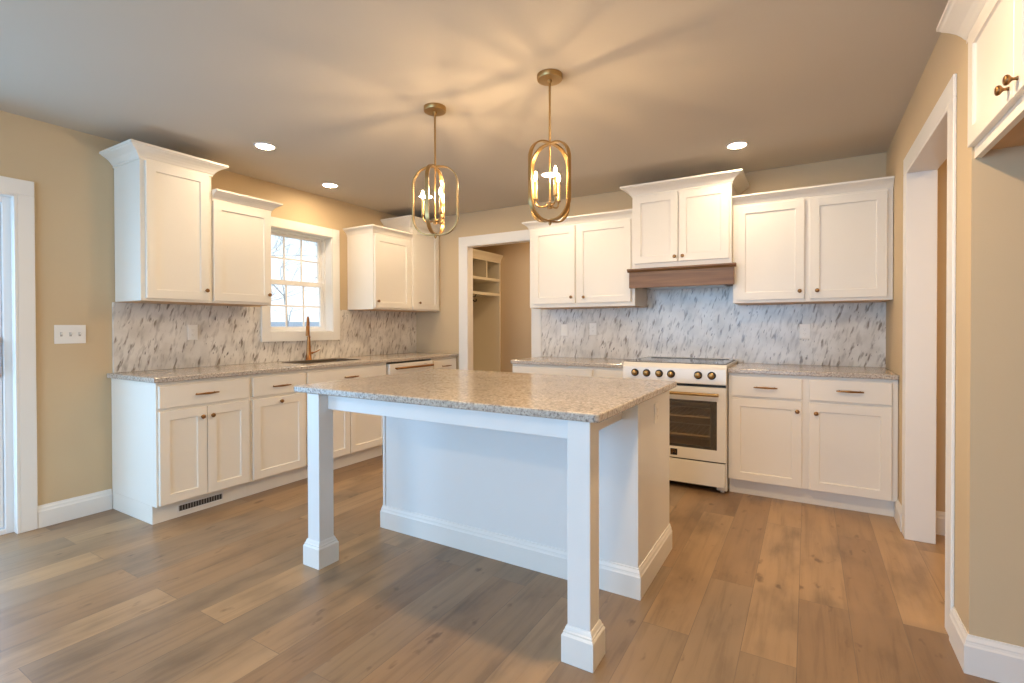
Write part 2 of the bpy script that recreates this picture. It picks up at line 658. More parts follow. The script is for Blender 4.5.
b = MB()   # trim around the back doorway (room side), plus jamb lining
cw = 0.105
for xa, xb in ((DX0 - cw, DX0), (DX1, DX1 + cw - 0.008)):
    b.box(xa, xb, -0.018, -0.0005, 0.0, DH)
b.box(DX0 - cw, DX1 + cw - 0.008, -0.018, -0.0005, DH, DH + 0.095)
b.box(DX0, DX0 + 0.016, -0.018, 0.0895, 0, DH)
b.box(DX1 - 0.016, DX1, -0.018, 0.0895, 0, DH)
b.box(DX0 + 0.016, DX1 - 0.016, -0.018, 0.0895, DH - 0.016, DH)
struct(b.build('trim_1', M['trim'], bevel=0.003), 'white casing around the back doorway')

b = MB()   # trim around the right doorway
cw = 0.088
for xa, xb in ((W - 0.012, W - 0.0005), (W + T + 0.0005, W + T + 0.012)):
    b.box(xa, xb, RY1, RY1 + cw, 0.0, RH)
    b.box(xa, xb, RY0 - 0.078, RY0, 0.0, RH)
    b.box(xa, xb, RY0 - 0.078, RY1 + cw, RH, RH + 0.09)
b.box(W - 0.012, W + T + 0.012, RY1 - 0.016, RY1, 0, RH)
b.box(W - 0.012, W + T + 0.012, RY0, RY0 + 0.016, 0, RH)
b.box(W - 0.012, W + T + 0.012, RY0 + 0.016, RY1 - 0.016, RH - 0.016, RH)
struct(b.build('trim_2', M['trim'], bevel=0.003), 'white casing around the right doorway')

b = MB()   # trim around the slider
cw = 0.076
b.box(0.0005, 0.020, SY1, SY1 + cw, 0, SH)
b.box(0.0005, 0.020, SY0 - cw, SY0, 0, SH)
b.box(0.0005, 0.020, SY0 - cw, SY1 + cw, SH, SH + 0.090)
b.box(-0.04, 0.020, SY1 - 0.016, SY1, 0, SH)
b.box(-0.04, 0.020, SY0, SY0 + 0.016, 0, SH)
b.box(-0.04, 0.020, SY0 + 0.016, SY1 - 0.016, SH - 0.016, SH)
struct(b.build('trim_3', M['trim'], bevel=0.003), 'white casing around the glass slider')

# sliding glass door
d1 = struct(thing('door_1', 'white sliding glass door in the left wall', 'door'))
del d1['category']
b = MB()
b.box(-0.15, -0.041, SY1 - 0.05, SY1 - 0.001, 0, SH)
b.box(-0.15, -0.041, SY0 + 0.001, SY0 + 0.05, 0, SH)
b.box(-0.15, -0.041, SY0 + 0.05, SY1 - 0.05, SH - 0.05, SH - 0.001)
b.box(-0.15, -0.041, SY0 + 0.05, SY1 - 0.05, 0, 0.03)
b.build('door_frame', M['vinyl'], d1, bevel=0.003)
for ya, yb, xx in ((-4.47, SY1 - 0.052, -0.085), (SY0 + 0.052, -4.40, -0.125)):
    b = MB()
    b.box(xx - 0.018, xx + 0.018, ya, ya + 0.07, 0.035, SH - 0.055)
    b.box(xx - 0.018, xx + 0.018, yb - 0.07, yb, 0.035, SH - 0.055)
    b.box(xx - 0.018, xx + 0.018, ya + 0.07, yb - 0.07, 0.035, 0.12)
    b.box(xx - 0.018, xx + 0.018, ya + 0.07, yb - 0.07, SH - 0.125, SH - 0.055)
    pnl = b.build('door_panel', M['vinyl'], d1, bevel=0.003)
    b = MB()
    b.box(xx - 0.006, xx + 0.006, ya + 0.065, yb - 0.065, 0.115, SH - 0.12)
    b.build('glass_pane', M['glass'], pnl)
b = MB()
b.box(-0.067, -0.058, SY1 - 0.092, SY1 - 0.060, 0.93, 1.17)
b.tube([(-0.058, SY1 - 0.076, 0.95), (-0.030, SY1 - 0.076, 0.96), (-0.022, SY1 - 0.076, 1.0), (-0.022, SY1 - 0.076, 1.10), (-0.030, SY1 - 0.076, 1.14), (-0.058, SY1 - 0.076, 1.15)], 0.007)
b.build('door_handle', M['chrome'], d1, smooth=False)

# rear window of the living area (behind the camera)
w2 = struct(thing('window_2', 'wide white window in the rear wall', 'window'))
del w2['category']
b = MB()
b.frame(0.402, 3.998, 0.202, 2.348, 0.06, REAR - 0.09, REAR - 0.03)
for xx in (1.3, 2.2, 3.1):
    b.box(xx - 0.03, xx + 0.03, REAR - 0.085, REAR - 0.035, 0.262, 2.288)
b.build('window_frame', M['vinyl'], w2)

# kitchen window
w1 = struct(thing('window_1', 'white double-hung window over the sink', 'window'))
del w1['category']
b = MB()     # jamb liner, in local y-z (frame() works in x-z, so build boxes)
f = 0.018
xa, xb = -0.145, -0.075
b.box(xa, xb, WY0 + 0.001, WY0 + f, WZ0 + 0.001, WZ1 - 0.001)
b.box(xa, xb, WY1 - f, WY1 - 0.001, WZ0 + 0.001, WZ1 - 0.001)
b.box(xa, xb, WY0 + f, WY1 - f, WZ1 - f, WZ1 - 0.001)
b.box(xa, xb, WY0 + f, WY1 - f, WZ0 + 0.001, WZ0 + f)
b.build('window_frame', M['vinyl'], w1, bevel=0.002)
zm = 1.632
for nm, xx, za, zb, rb, rt in (('upper_sash', -0.126, zm - 0.02, WZ1 - f - 0.001, 0.045, 0.024), ('lower_sash', -0.096, WZ0 + f + 0.001, zm + 0.022, 0.030, 0.045)):
    b = MB()
    ya, yb = WY0 + f + 0.001, WY1 - f - 0.001
    st = 0.036
    b.box(xx - 0.014, xx + 0.014, ya, ya + st, za, zb)
    b.box(xx - 0.014, xx + 0.014, yb - st, yb, za, zb)
    b.box(xx - 0.014, xx + 0.014, ya + st, yb - st, za, za + rb)
    b.box(xx - 0.014, xx + 0.014, ya + st, yb - st, zb - rt, zb)
    s = b.build(nm, M['vinyl'], w1, bevel=0.002)
    b = MB()
    ga, gb = ya + st, yb - st
    za2, zb2 = za + rb, zb - rt
    for q in (1, 2):
        yy = ga + (gb - ga) * q / 3
        b.box(xx - 0.005, xx + 0.005, yy - 0.0075, yy + 0.0075, za2, zb2)
    zz = (za2 + zb2) / 2
    b.box(xx - 0.0045, xx + 0.0045, ga, gb, zz - 0.0075, zz + 0.0075)
    b.build('muntin_grid', M['vinyl'], s)
    b = MB()
    b.box(xx - 0.0025, xx + 0.0025, ga - 0.004, gb + 0.004, za2 - 0.004, zb2 + 0.004)
    b.build('glass_pane', M['glass'], s)
b = MB()     # casing on the wall and the extension jambs
c = 0.083
b.box(0.0165, 0.034, WY0 - c, WY0, WZ0 - c, WZ1 + c)
b.box(0.0165, 0.034, WY1, WY1 + c, WZ0 - c, WZ1 + c)
b.box(0.0165, 0.034, WY0, WY1, WZ1, WZ1 + c)
b.box(0.0165, 0.034, WY0, WY1, WZ0 - c, WZ0)
b.box(0.0005, 0.0165, WY0 - c + 0.01, WY0, WZ0 - c + 0.01, WZ1 + c - 0.01)
b.box(0.0005, 0.0165, WY1, WY1 + c - 0.01, WZ0 - c + 0.01, WZ1 + c - 0.01)
b.box(-0.075, 0.020, WY0, WY0 + 0.006, WZ0, WZ1)
b.box(-0.075, 0.020, WY1 - 0.006, WY1, WZ0, WZ1)
b.box(-0.075, 0.020, WY0 + 0.006, WY1 - 0.006, WZ1 - 0.006, WZ1)
b.box(-0.075, 0.020, WY0 + 0.006, WY1 - 0.006, WZ0, WZ0 + 0.006)
b.build('window_casing', M['trim'], w1, bevel=0.002)

# ------------------------------------------------------------------ cabinet parts (local frame: x along, front towards -y, back at y = 0)
KNOB = [(0.0055, 0.0), (0.0055, 0.002), (0.0042, 0.004), (0.0040, 0.010), (0.0075, 0.014), (0.0128, 0.018), (0.0142, 0.022), (0.0130, 0.026), (0.0085, 0.0285), (0.002, 0.0292)]


def knob(parent, x, y, z, s=1.0):
    b = MB()
    b.lathe([(r * s, h * s) for r, h in KNOB], (x, y, z), 'y', 16, -1)
    return b.build('knob', M['bronze'], parent, smooth=True)


def pull(parent, x, y, z, half=0.074):
    b = MB()
    pts = []
    n = 10
    for k in range(n + 1):
        u = -1 + 2 * k / n
        pts.append((x + u * half, y - 0.024 - 0.006 * (1 - u * u), z))
    b.tube(pts, [0.0045 + 0.0030 * (1 - abs(-1 + 2 * k / n)) for k in range(n + 1)], 8)
    for sgn in (-1, 1):
        b.lathe([(0.0055, 0), (0.004, 0.006), (0.004, 0.026)], (x + sgn * half * 0.76, y, z), 'y', 10, -1)
    return b.build('drawer_pull', M['bronze'], parent, smooth=True)


def door(parent, x0, x1, z0, z1, yf, kn=None, name='door', rail=0.057, material=None):
    """shaker door whose back lies on yf and front at yf-0.02"""
    t, rec, sl = 0.020, 0.0095, 0.004
    b = MB()
    bm = b.bm

    def ring(i, y):
        return [bm.verts.new(c) for c in ((x0 + i, y, z0 + i), (x1 - i, y, z0 + i), (x1 - i, y, z1 - i), (x0 + i, y, z1 - i))]
    L = [ring(0, yf), ring(0, yf - t + 0.0015), ring(0.0015, yf - t), ring(rail, yf - t), ring(rail + 0.001, yf - t + rec - 0.002), ring(rail + sl, yf - t + rec)]
    bm.faces.new(L[0][::-1])
    for a, c in zip(L[:-1], L[1:]):
        for k in range(4):
            j = (k + 1) % 4
            bm.faces.new([a[k], a[j], c[j], c[k]])
    bm.faces.new(L[-1])
    d = b.build(name, material or M['cab'], parent)
    if kn:
        knob(d, kn[0], yf - t - 0.0002, kn[1])
    return d


def drawer(parent, x0, x1, z0, z1, yf, pl=None, name='drawer'):
    b = MB()
    b.box(x0, x1, yf - 0.020, yf, z0, z1)
    d = b.build(name, M['cab'], parent, bevel=0.0025)
    if pl:
        pull(d, pl[0], yf - 0.0202, pl[1])
    return d


def base_cabinet(label, loc, rz, width, drawers, doors, depth=0.61, sink=False):
    t = thing('base_cabinet', label, 'cabinet', loc, rz, None)
    e = 0.0006
    b = MB()
    if sink:          # open-topped box so that the basin hangs inside
        b.box(e, width - e, -depth, -depth + 0.02, 0.114, 0.884)
        b.box(e, 0.018, -depth + 0.02, -0.002, 0.114, 0.884)
        b.box(width - 0.018, width - e, -depth + 0.02, -0.002, 0.114, 0.884)
        b.box(0.018, width - 0.018, -0.010, -0.002, 0.114, 0.884)
        b.box(0.018, width - 0.018, -depth + 0.02, -0.010, 0.114, 0.130)
    else:
        b.box(e, width - e, -depth, -0.002, 0.114, 0.884)
    b.build('carcass', M['cab'], t, bevel=0.0015)
    b = MB()
    b.box(e, width - e, -depth + 0.055, -0.002, 0.0, 0.1135)
    b.build('toe_kick', M['cab'], t)
    for dr in drawers:
        drawer(t, *dr[:4], -depth - 0.0003, dr[4])
    for dd in doors:
        door(t, *dd[:4], -depth - 0.0003, dd[4])
    return t


CROWN = [(0, 0), (0.006, 0), (0.006, 0.016), (0.010, 0.020), (0.016, 0.034), (0.026, 0.050), (0.040, 0.064), (0.056, 0.076), (0.060, 0.082), (0.066, 0.084), (0.066, 0.100), (0, 0.100)]


def crown(parent, width, depth, z0, sx, sz, left=True, right=True):
    prof = [(o * sx, z0 + z * sz) for o, z in CROWN]
    e = 0.0008
    path = []
    # travel so that outward is to the right: along the front in +x the right-hand side is -y
    if left:
        path.append((e, -0.002))
    path += [(e, -depth), (width - e, -depth)]
    if right:
        path.append((width - e, -0.002))
    b = MB()
    b.sweep(path, prof)
    b.build('crown_molding', M['cab'], parent)


def wall_cabinet(label, loc, rz, width, z0, ztop, doors, cr, depth=0.367, name='wall_cabinet', bottom=True):
    t = thing(name, label, 'cabinet', loc, rz)
    e = 0.0006
    b = MB()
    b.box(e, width - e, -depth, -0.002, z0 + 0.0015, ztop)
    b.build('carcass', M['cab'], t, bevel=0.0015)
    if bottom:
        b = MB()
        b.box(0.012, width - 0.012, -depth + 0.03, -0.004, z0 - 0.002, z0 + 0.0012)
        b.build('bottom_panel', M['cab_in'], t)
    for dd in doors:
        door(t, *dd[:4], -depth - 0.0003, dd[4])
    if cr:
        crown(t, width, depth + 0.0205 if cr.get('proud') else depth, *cr['a'], left=cr.get('left', True), right=cr.get('right', True))
    return t


LEFT = R(90)      # cabinets on the left wall: local x -> +Y, front -> +X
# ---- left wall, base run
Y0 = -3.032
c1 = base_cabinet('white base cabinet nearest the slider, one drawer over two doors, grille at its foot', (0.001, Y0, 0), LEFT, 0.602,
                  [(0.012, 0.578, 0.722, 0.860, (0.284, 0.791))],
                  [(0.012, 0.291, 0.124, 0.702, (0.258, 0.640)), (0.296, 0.578, 0.124, 0.702, (0.322, 0.640))])
c2 = base_cabinet('narrow white base cabinet with one drawer over a single door knobbed at its top middle', (0.001, -2.43, 0), LEFT, 0.447,
                  [(0.008, 0.438, 0.722, 0.860, (0.222, 0.785))],
                  [(0.008, 0.438, 0.124, 0.702, (0.222, 0.668))])
c3 = base_cabinet('white sink base cabinet below the window with one wide drawer front over two doors', (0.001, -1.983, 0), LEFT, 0.89,
                  [(0.012, 0.872, 0.722, 0.860, (0.440, 0.791))],
                  [(0.012, 0.438, 0.124, 0.702, (0.405, 0.640)), (0.446, 0.872, 0.124, 0.702, (0.479, 0.640))], sink=True)
c4 = base_cabinet('narrow white drawer cabinet between the dishwasher and the back doorway', (0.001, -0.447, 0), LEFT, 0.445,
                  [(0.03, 0.420, 0.722, 0.860, (0.225, 0.794)), (0.03, 0.420, 0.430, 0.702, (0.225, 0.60)), (0.03, 0.420, 0.124, 0.414, (0.225, 0.30))], [])

# dishwasher
dw = thing('dishwasher', 'white built-in dishwasher with a long bronze bar handle, right of the sink', 'dishwasher', (0.001, -1.092, 0), LEFT)
b = MB()
b.box(0.006, 0.638, -0.60, -0.01, 0.11, 0.872)
b.build('tub_housing', M['black'], dw)
b = MB()
b.box(0.008, 0.636, -0.645, -0.6005, 0.120, 0.868)
b.build('front_panel', M['enamel'], dw, bevel=0.004)
b = MB()
b.box(0.012, 0.632, -0.56, -0.02, 0.0, 0.1095)
b.build('toe_kick', M['black'], dw)
b = MB()
b.tube([(0.055, -0.690, 0.825), (0.590, -0.690, 0.825)], 0.011, 12)
for xx in (0.085, 0.56):
    b.tube([(xx, -0.6452, 0.825), (xx, -0.690, 0.825)], 0.007, 8)
b.build('handle', M['bronze'], dw, smooth=True)
b = MB()
b.box(0.50, 0.545, -0.6465, -0.6452, 0.838, 0.846)
b.build('nameplate', M['chrome'], dw)

# ---- back wall, base run
base_cabinet('white base cabinet left of the range with a wide drawer, mostly behind the island', (1.715, -0.001, 0), 0, 0.80,
             [(0.012, 0.782, 0.722, 0.860, (0.40, 0.791))],
             [(0.012, 0.394, 0.124, 0.702, (0.365, 0.640)), (0.400, 0.782, 0.124, 0.702, (0.43, 0.640))])
base_cabinet('slim white drawer cabinet against the left side of the range, mostly behind the island', (2.515, -0.001, 0), 0, 0.258,
             [(0.010, 0.244, 0.722, 0.860, (0.127, 0.791))],
             [(0.010, 0.244, 0.124, 0.702, (0.035, 0.640))])
base_cabinet('white base cabinet right of the range with two drawers over two doors', (3.546, -0.001, 0), 0, W - 3.548,
             [(0.024, 0.462, 0.722, 0.860, (0.243, 0.791)), (0.506, 0.952, 0.722, 0.860, (0.731, 0.796))],
             [(0.024, 0.462, 0.118, 0.705, (0.436, 0.641)), (0.506, 0.952, 0.118, 0.705, (0.545, 0.637))])

# ---- counters
ZT, ZB = 0.917, 0.885


def slab(name, outline, label, hole=None, r=0.006, cat='countertop'):
    b = MB()
    if hole is None:
        b.prism(outline, ZB, ZT, 'z')
    else:
        xs = sorted({p[0] for p in outline} | {hole[0], hole[1]})
        ys = sorted({p[1] for p in outline} | {hole[2], hole[3]})
        V = {}
        for i, xx in enumerate(xs):
            for j, yy in enumerate(ys):
                for k, zz in enumerate((ZB, ZT)):
                    V[i, j, k] = b.bm.verts.new((xx, yy, zz))
        hi, hj = xs.index(hole[0]), ys.index(hole[2])
        cells = {(i, j) for i in range(len(xs) - 1) for j in range(len(ys) - 1)} - {(hi, hj)}
        for i, j in cells:
            b.bm.faces.new([V[i, j, 1], V[i + 1, j, 1], V[i + 1, j + 1, 1], V[i, j + 1, 1]])
            b.bm.faces.new([V[i, j, 0], V[i, j + 1, 0], V[i + 1, j + 1, 0], V[i + 1, j, 0]])
            for di, dj, a, c in ((-1, 0, (0, 0), (0, 1)), (1, 0, (1, 1), (1, 0)), (0, -1, (1, 0), (0, 0)), (0, 1, (0, 1), (1, 1))):
                if (i + di, j + dj) not in cells:
                    p, q = (i + a[0], j + a[1]), (i + c[0], j + c[1])
                    b.bm.faces.new([V[p[0], p[1], 0], V[q[0], q[1], 0], V[q[0], q[1], 1], V[p[0], p[1], 1]])
    o = b.build(name, M['quartz'], None, bevel=r, seg=3)
    return tag(o, label, cat)


SX0, SX1, SYA, SYB = 0.14, 0.47, -1.86, -1.27
slab('countertop', [(0.001, -3.057), (0.645, -3.057), (0.645, -0.001), (0.001, -0.001)],
     'long speckled quartz countertop with sink cutout below the window', (SX0, SX1, SYA, SYB))
slab('countertop', [(1.712, -0.645), (2.774, -0.645), (2.774, -0.001), (1.712, -0.001)],
     'short speckled quartz countertop left of the white range')
slab('countertop', [(3.545, -0.645), (W - 0.001, -0.645), (W - 0.001, -0.001), (3.545, -0.001)],
     'speckled quartz countertop right of the white range')

# sink; its dark rim stands in for the shaded edge of the counter cutout
sk = thing('kitchen_sink', 'rectangular sink basin below the window, its rim coloured dark as the shaded cutout edge', 'sink', ((SX0 + SX1) / 2, (SYA + SYB) / 2, 0.70))
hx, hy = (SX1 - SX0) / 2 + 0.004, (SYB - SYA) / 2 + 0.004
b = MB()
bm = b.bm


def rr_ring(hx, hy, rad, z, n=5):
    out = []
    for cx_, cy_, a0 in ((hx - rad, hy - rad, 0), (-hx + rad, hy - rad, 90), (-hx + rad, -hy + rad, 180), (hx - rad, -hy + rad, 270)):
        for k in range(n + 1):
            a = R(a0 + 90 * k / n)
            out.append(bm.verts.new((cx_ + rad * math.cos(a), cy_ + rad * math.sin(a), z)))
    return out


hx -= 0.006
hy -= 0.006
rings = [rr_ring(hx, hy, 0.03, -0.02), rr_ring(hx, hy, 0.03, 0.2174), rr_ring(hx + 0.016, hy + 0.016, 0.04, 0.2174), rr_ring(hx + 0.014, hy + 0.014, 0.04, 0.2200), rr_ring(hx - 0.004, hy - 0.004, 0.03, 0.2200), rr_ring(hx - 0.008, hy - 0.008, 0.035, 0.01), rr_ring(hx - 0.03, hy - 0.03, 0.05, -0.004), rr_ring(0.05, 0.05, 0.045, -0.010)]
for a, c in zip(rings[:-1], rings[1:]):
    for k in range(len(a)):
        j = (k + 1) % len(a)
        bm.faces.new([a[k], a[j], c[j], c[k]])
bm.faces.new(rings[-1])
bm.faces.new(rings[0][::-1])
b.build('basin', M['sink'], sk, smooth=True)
b = MB()
b.lathe([(0.042, 0), (0.042, 0.003), (0.030, 0.004), (0.028, 0.001), (0.001, 0.001)], (0, 0, -0.0095), 'z', 24)
b.build('drain', M['copper'], sk, smooth=True)

# faucet
fc = thing('faucet', 'copper bronze pull-down kitchen faucet behind the sink below the window', 'faucet', (0.078, -1.542, 0.9175))
b = MB()
b.lathe([(0.030, 0), (0.030, 0.005), (0.0265, 0.009), (0.0225, 0.06), (0.0185, 0.13), (0.0145, 0.195), (0.0135, 0.205), (0.017, 0.207), (0.017, 0.216), (0.012, 0.218), (0.011, 0.23)], (0, 0, 0), 'z', 24)
b.build('body', M['copper'], fc, smooth=True)
b = MB()
dv = Vector((0.745, -0.667, 0)).normalized()
pts = [Vector((0, 0, 0.225)), Vector((0, 0, 0.29)), Vector((0, 0, 0.335))]
rad = 0.056
for k in range(1, 13):
    a = PI * k / 12
    pts.append(Vector((0, 0, 0.335)) + dv * (rad * (1 - math.cos(a))) + Vector((0, 0, rad * 1.05 * math.sin(a))))
pts.append(pts[-1] + Vector((0, 0, -0.02)))
b.tube(pts, 0.0095, 12)
b.build('spout', M['copper'], fc, smooth=True)
e = pts[-1]
b = MB()
b.lathe([(0.010, 0), (0.0135, -0.004), (0.0145, -0.05), (0.0165, -0.085), (0.0165, -0.09), (0.012, -0.092)], e, 'z', 18)
b.build('spray_head', M['copper'], fc, smooth=True)
b = MB()
b.tube([(0, 0.014, 0.062), (0, 0.036, 0.063), (0, 0.05, 0.067)], [0.013, 0.012, 0.008], 12)
b.tube([(0, 0.048, 0.066), (0, 0.08, 0.073), (0.002, 0.118, 0.090)], [0.0065, 0.005, 0.0045], 10)
b.build('handle', M['copper'], fc, smooth=True)

# ------------------------------------------------------------------ wall cabinets
ZU = 1.396
wall_cabinet('tall white wall cabinet at the near end of the window wall, single door', (0.001, -3.006, 0), LEFT, 0.446, ZU, 2.305,
             [(0.028, 0.418, 1.413, 2.297, (0.392, 1.482))], {'a': (2.300, 1.22, 0.88), 'left': True, 'right': True})
wall_cabinet('shorter white wall cabinet just left of the window, single door', (0.001, -2.560, 0), LEFT, 0.455, ZU, 2.150,
             [(0.003, 0.446, 1.413, 2.130, (0.420, 1.476))], {'a': (2.134, 1.0, 0.74), 'left': False, 'right': True})
wall_cabinet('shorter white wall cabinet just right of the window, single door', (0.001, -1.024, 0), LEFT, 0.528, ZU, 2.150,
             [(0.012, 0.514, 1.413, 2.132, (0.040, 1.477))], {'a': (2.138, 0.82, 0.78), 'left': True, 'right': False})
wall_cabinet('tall white wall cabinet in the far corner beside the back doorway, single door', (0.001, -0.496, 0), LEFT, 0.494, ZU, 2.31,
             [(0.020, 0.452, 1.413, 2.290, (0.116, 1.482))], {'a': (2.302, 1.0, 1.0), 'left': True, 'right': False}, depth=0.372)
wall_cabinet('white two-door wall cabinet left of the hood beside the back doorway', (1.765, -0.001, 0), 0, 1.017, ZU, 2.150,
             [(0.046, 0.472, 1.432, 2.128, (0.441, 1.487)), (0.494, 0.985, 1.432, 2.128, (0.562, 1.483))], {'a': (2.134, 0.85, 0.75), 'left': True, 'right': False})
wall_cabinet('raised white two-door cabinet above the wooden range hood', (2.783, -0.001, 0), 0, 0.763, 1.696, 2.315,
             [(0.018, 0.371, 1.738, 2.290, (0.350, 1.776)), (0.379, 0.746, 1.738, 2.290, (0.411, 1.776))], {'a': (2.296, 1.25, 0.80), 'left': True, 'right': True}, depth=0.445, bottom=False)
wall_cabinet('wide white two-door wall cabinet right of the hood', (3.546, -0.001, 0), 0, W - 3.548, ZU, 2.150,
             [(0.030, 0.474, 1.418, 2.130, (0.445, 1.474)), (0.508, 0.952, 1.418, 2.130, (0.552, 1.474))], {'a': (2.134, 0.85, 0.75), 'left': False, 'right': False})

# range hood: wood mantel
hd = thing('range_hood', 'stained wooden range hood band under the raised cabinet above the range', 'range hood', (3.1685, -0.001, 1.536))
hw = 0.400
b = MB()
b.box(-0.378, 0.378, -0.466, -0.017, 0.02, 0.158)
b.build('hood_box', M['hood'], hd)
b = MB()
b.box(-hw, hw, -0.490, -0.4665, 0.0, 0.130)
b.build('front_board', M['hood'], hd, bevel=0.002)
b = MB()
b.prism([(-0.506, 0.1585), (-0.506, 0.146), (-0.498, 0.140), (-0.492, 0.1305), (-0.4665, 0.1305), (-0.4665, 0.1585)], -hw - 0.014, hw + 0.014, 'x')
b.build('top_molding', M['hood'], hd, bevel=0.0015)
b = MB()
b.box(-0.30, 0.30, -0.35, -0.06, 0.008, 0.0195)
b.build('vent_insert', M['chrome'], hd, bevel=0.003)

# ------------------------------------------------------------------ backsplashes
t = thing('backsplash', 'flecked marble backsplash behind the sink on the window wall', 'backsplash', (0.0005, -3.022, 0), LEFT)
b = MB()
L_ = 3.021
wy0, wy1 = WY0 - 0.083 + 3.022, WY1 + 0.083 + 3.022
zt = ZU - 0.0025
b.box(0, wy0 + 0.0085, -0.0155, 0, ZT + 0.0008, zt)
b.box(wy0 + 0.0085, wy1 - 0.0085, -0.0155, 0, ZT + 0.0008, WZ0 - 0.083 + 0.0085)
b.box(wy1 - 0.0085, L_, -0.0155, 0, ZT + 0.0008, zt)
b.build('marble_slab', M['marble'], t)
t = thing('backsplash', 'flecked marble backsplash behind the range', 'backsplash', (1.7045, -0.0005, 0), 0)
b = MB()
b.box(0, 1.079, -0.0155, 0, ZT + 0.0008, zt)
b.box(1.079, 1.841, -0.0155, 0, ZT + 0.0008, 1.694)
b.box(1.841, W - 0.001 - 1.7045, -0.0155, 0, ZT + 0.0008, zt)
b.build('marble_slab', M['marble'], t)

# ------------------------------------------------------------------ range
rg = thing('range', 'white slide-in electric range with brass knobs and dark oven window', 'range', (3.159, -0.018, 0))
hw = 0.381
b = MB()          # body as panels so that the oven is really hollow
b.box(-hw, -0.31, -0.615, 0, 0.018, 0.915)
b.box(0.31, hw, -0.615, 0, 0.018, 0.915)
b.box(-0.31, 0.31, -0.615, 0, 0.700, 0.915)
b.box(-0.31, 0.31, -0.615, 0, 0.055, 0.265)
b.box(-0.31, 0.31, -0.10, 0, 0.265, 0.700)
b.build('body', M['enamel'], rg, bevel=0.002)
b = MB()
b.box(-0.309, -0.303, -0.60, -0.101, 0.266, 0.699)
b.box(0.303, 0.309, -0.60, -0.101, 0.266, 0.699)
b.box(-0.303, 0.303, -0.60, -0.101, 0.266, 0.272)
b.box(-0.303, 0.303, -0.60, -0.101, 0.693, 0.699)
b.box(-0.303, 0.303, -0.107, -0.101, 0.272, 0.693)
b.build('oven_cavity', M['cavity'], rg)
for zz in (0.40, 0.54):
    b = MB()
    b.tube([(-0.302, -0.592, zz), (0.302, -0.592, zz)], 0.0075, 6)
    b.tube([(-0.302, -0.14, zz), (0.302, -0.14, zz)], 0.006, 6)
    for k in range(15):
        xx = -0.28 + 0.04 * k
        b.tube([(xx, -0.56, zz), (xx, -0.14, zz)], 0.0022, 5)
    b.build('oven_rack', M['rack'], rg)
b = MB()          # cooktop frame: white rim with glass inset
b.box(-hw - 0.002, hw + 0.002, -0.625, 0.0, 0.9155, 0.940)
b.build('cooktop_frame', M['enamel'], rg, bevel=0.004)
b = MB()
b.box(-hw + 0.018, hw - 0.018, -0.600, -0.060, 0.9395, 0.9435)
ct = b.build('cooktop_glass', M['blackglass'], rg, bevel=0.001)
b = MB()
for xa, xb, ya, yb in ((-hw + 0.010, -hw + 0.0178, -0.608, -0.052), (hw - 0.0178, hw - 0.010, -0.608, -0.052), (-hw + 0.0178, hw - 0.0178, -0.608, -0.6002), (-hw + 0.0178, hw - 0.0178, -0.0598, -0.0525)):
    b.box(xa, xb, ya, yb, 0.9395, 0.9440)
b.build('glass_edge', M['black'], ct)
for cx_, cy_, rr_ in ((-0.19, -0.46, 0.115), (0.19, -0.46, 0.09), (-0.19, -0.20, 0.09), (0.19, -0.20, 0.115)):
    b = MB()
    b.lathe([(rr_ - 0.002, 0.0), (rr_, 0.0), (rr_, 0.0003), (rr_ - 0.002, 0.0003)], (cx_, cy_, 0.9436), 'z', 48)
    b.bm.faces.ensure_lookup_table()
    o = b.build('burner_ring', M['ring'], ct)
b = MB()
b.box(-hw + 0.03, hw - 0.03, -0.052, -0.012, 0.9405, 0.951)
rv = b.build('rear_vent', M['enamel'], rg, bevel=0.003)
b = MB()
for k in range(22):
    xx = -0.32 + k * 0.0293
    b.box(xx, xx + 0.0285, -0.0535, -0.0522, 0.9445, 0.9475)
b.build('vent_slots', M['black'], rv)
b = MB()          # slanted control panel
b.prism([(-0.6155, 0.795), (-0.668, 0.795), (-0.672, 0.802), (-0.662, 0.905), (-0.650, 0.925), (-0.632, 0.9395), (-0.6258, 0.9395), (-0.6258, 0.9150), (-0.6155, 0.915)], -hw - 0.001, hw + 0.001, 'x')
cp = b.build('control_panel', M['enamel'], rg, bevel=0.003)
for xx in (-0.281, -0.190, -0.094, -0.004, 0.190, 0.284):
    b = MB()
    yk = -0.6685
    b.lathe([(0.021, 0), (0.021, 0.004), (0.0185, 0.007), (0.0185, 0.014), (0.020, 0.024), (0.020, 0.028), (0.016, 0.032), (0.002, 0.033)], (xx, yk, 0.862), 'y', 24, -1)
    kb = b.build('control_knob', M['brass'], cp, smooth=True)
    b = MB()
    b.lathe([(0.029, -0.001), (0.029, 0.006), (0.026, 0.008), (0.0212, 0.008), (0.0212, -0.001)], (xx, yk, 0.862), 'y', 24, -1)
    b.build('knob_collar', M['black'], kb)
b = MB()          # black gap under the panel
b.box(-hw + 0.006, hw - 0.006, -0.640, -0.6155, 0.776, 0.7945)
b.build('vent_gap', M['black'], rg)
b = MB()          # oven door frame with opening
b.frame(-hw + 0.004, hw - 0.004, 0.232, 0.774, (0.060, 0.060, 0.084, 0.102), -0.655, -0.616)
od = b.build('oven_door', M['enamel'], rg, bevel=0.003)
b = MB()
b.box(-hw + 0.060, hw - 0.060, -0.652, -0.646, 0.312, 0.676)
b.build('oven_window', M['ovenglass'], od)
b = MB()
b.frame(-hw + 0.0645, hw - 0.0645, 0.3165, 0.6715, (0.018, 0.045, 0.018, 0.016), -0.645, -0.642)
b.build('window_border', M['black'], od)
b = MB()
b.tube([(-0.335, -0.700, 0.724), (0.335, -0.700, 0.724)], 0.0115, 14)
